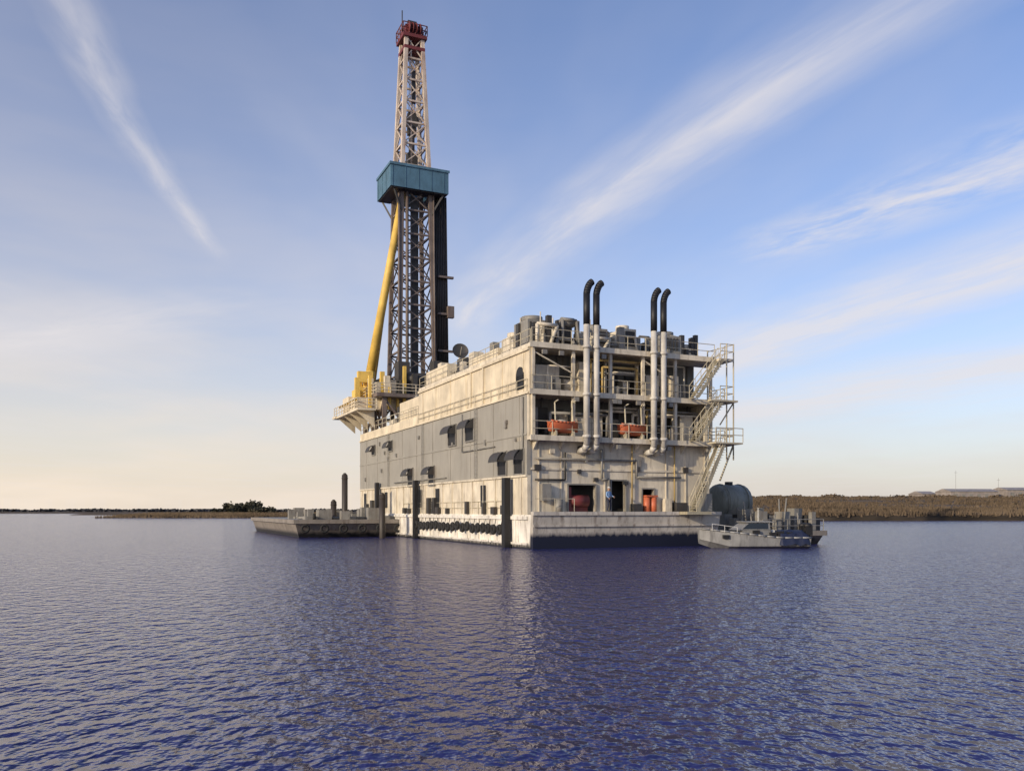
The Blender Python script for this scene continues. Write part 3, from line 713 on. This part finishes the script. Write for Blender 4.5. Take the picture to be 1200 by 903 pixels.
# ============================================================ SKY
SUN_AZ=math.atan2(-.72,-.70)
EL=math.radians(17)
w=bpy.data.worlds.new('World'); sc.world=w; w.use_nodes=True; nt=w.node_tree; L=nt.links.new
try: w.cycles.sampling_method='NONE'
except Exception as ex_: print(ex_)
bg=nt.nodes['Background']; STR=.12
sky=N(nt,'ShaderNodeTexSky'); sky.sky_type='NISHITA'; sky.sun_disc=False; sky.sun_elevation=EL; sky.sun_rotation=SUN_AZ % (2*math.pi)
sky.air_density=1.0; sky.dust_density=1.0; sky.ozone_density=1.5
tc=N(nt,'ShaderNodeTexCoord'); sp=N(nt,'ShaderNodeSeparateXYZ'); L(tc.outputs['Generated'],sp.inputs[0])
X,Y_,Z=sp.outputs
zc=M2('MAXIMUM',Z,.012)
PX=M2('DIVIDE',X,zc); PY=M2('DIVIDE',Y_,zc)
def mr(x,a,b_,c=0,d_=1,smooth=True):
    n=N(nt,'ShaderNodeMapRange'); n.interpolation_type='SMOOTHSTEP' if smooth else 'LINEAR'
    L(x,n.inputs[0]); n.inputs[1].default_value=a;n.inputs[2].default_value=b_;n.inputs[3].default_value=c;n.inputs[4].default_value=d_; return n.outputs[0]
def comb(x,y,z=0):
    n=N(nt,'ShaderNodeCombineXYZ')
    for i,q in enumerate((x,y,z)):
        if isinstance(q,(int,float)): n.inputs[i].default_value=q
        else: L(q,n.inputs[i])
    return n.outputs[0]
def noi(vec,scale,det=4,rough=.6,dist=0):
    n=N(nt,'ShaderNodeTexNoise'); n.inputs['Scale'].default_value=scale; n.inputs['Detail'].default_value=det; n.inputs['Roughness'].default_value=rough; n.inputs['Distortion'].default_value=dist
    L(vec,n.inputs[0]); return n.outputs[0]
warp=noi(comb(PX,PY),1.1,3)
def streak(p,q,wid0,wid1,soft,gain,seed=0.,bend=0.,ns=(1.2,6.),base=.45):
    dx,dy=q[0]-p[0],q[1]-p[1]; ln=math.hypot(dx,dy); dx/=ln;dy/=ln
    ax_=M2('SUBTRACT',PX,p[0]); ay=M2('SUBTRACT',PY,p[1])
    al=M2('ADD',M2('MULTIPLY',ax_,dx),M2('MULTIPLY',ay,dy))
    ac=M2('ADD',M2('MULTIPLY',ax_,-dy),M2('MULTIPLY',ay,dx))
    if bend:
        tt=M2('DIVIDE',al,ln); ac=M2('ADD',ac,M2('MULTIPLY',M2('MULTIPLY',tt,M2('SUBTRACT',tt,1.)),bend))
    ac2=M2('ADD',ac,M2('MULTIPLY',M2('SUBTRACT',warp,.5),soft))
    wd=mr(al,0,ln,wid0,wid1,False)
    prof=M2('POWER',M2('MAXIMUM',M2('SUBTRACT',1.,M2('ABSOLUTE',M2('DIVIDE',ac2,wd),0)),0),1.1)
    end=M2('MULTIPLY',mr(al,-.15*ln,.15*ln),mr(al,.8*ln,1.3*ln,1,0))
    n=noi(comb(M2('MULTIPLY',al,ns[0]),M2('MULTIPLY',ac,ns[1]),seed),1.4,4,.62,.3)
    n=mr(n,.3,.7,base,1.0)
    return M2('MULTIPLY',M2('MULTIPLY',M2('MULTIPLY',prof,end),n),gain)
S=[]
S.append(streak((-.32,4.75),(.80,1.62),.26,.21,.20,.95,1.,-.40))
S.append(streak((-1.14,3.3),(-.84,1.5),.05,.085,.16,.65,2.,-.12,(2,10),.3))
S.append(streak((1.2,6.3),(2.25,2.7),.75,.55,.35,1.45,3.,0,(1,4),.5))
S.append(streak((2.1,9.5),(3.9,4.6),1.4,1.1,.5,1.3,4.,0,(.8,2.5),.5))
S.append(streak((1.0,3.3),(1.85,1.85),.30,.42,.35,1.1,5.,0,(2.2,4.5),.0))
S.append(streak((-4.5,6.0),(-1.6,4.2),.9,.5,.5,.75,6.,0,(.8,2.0),.3))
tot=S[0]
for s_ in S[1:]: tot=M2('MAXIMUM',tot,s_)
veil=mr(noi(comb(M2('MULTIPLY',PX,.8),M2('MULTIPLY',PY,.3),4.),1.0,4,.6,.4),.42,.78,0,.28)
tot=M2('MINIMUM',M2('ADD',tot,veil),1.)
el=M2('MAXIMUM',Z,0)
kfall=mr(X,-.6,.35,-3.9,-6.2)
haze=M2('EXPONENT',M2('MULTIPLY',el,kfall),0)
hz_cloud=mr(noi(comb(M2('MULTIPLY',X,3),M2('MULTIPLY',Z,12),2.),1.,4,.55),.35,.7,.8,1.12)
haze=M2('MINIMUM',M2('MULTIPLY',haze,hz_cloud),.96)
def mixc(f,a_,b_):
    n=N(nt,'ShaderNodeMix',data_type='RGBA')
    if isinstance(f,float): n.inputs[0].default_value=f
    else: L(f,n.inputs[0])
    for i,q in((6,a_),(7,b_)):
        if isinstance(q,tuple): n.inputs[i].default_value=q+(1,)
        else: L(q,n.inputs[i])
    return n.outputs[2]
tint=N(nt,'ShaderNodeMix',data_type='RGBA',blend_type='MULTIPLY'); tint.inputs[0].default_value=1; L(sky.outputs[0],tint.inputs[6]); tint.inputs[7].default_value=(1.22,1.26,1.58,1)
hazecol=mixc(mr(X,-.6,.45),(7.9,6.75,5.55),(5.9,5.35,4.95))
c1=mixc(haze,tint.outputs[2],hazecol)
c2=mixc(M2('MULTIPLY',tot,.75),c1,(6.7,6.4,6.5))
L(c2,bg.inputs[0]); bg.inputs[1].default_value=STR

sd=bpy.data.lights.new('sun','SUN'); sd.energy=3.6; sd.angle=math.radians(.5); sd.color=(1,.84,.62)
so=bpy.data.objects.new('sun',sd); sc.collection.objects.link(so)
dirv=Vector((math.sin(SUN_AZ)*math.cos(EL),math.cos(SUN_AZ)*math.cos(EL),math.sin(EL)))
so.rotation_euler=dirv.to_track_quat('Z','Y').to_euler(); so.location=(-60,-40,60)

cam=bpy.data.cameras.new('camera'); co=bpy.data.objects.new('camera',cam); sc.collection.objects.link(co)
co.location=(0,0,2.7); co.rotation_euler=(math.radians(90),0,0); cam.lens=30; cam.sensor_width=36; cam.shift_y=.122; cam.clip_end=20000; cam.clip_start=.1
sc.camera=co
sc.view_settings.view_transform='Standard'; sc.view_settings.look='None'; sc.view_settings.exposure=0
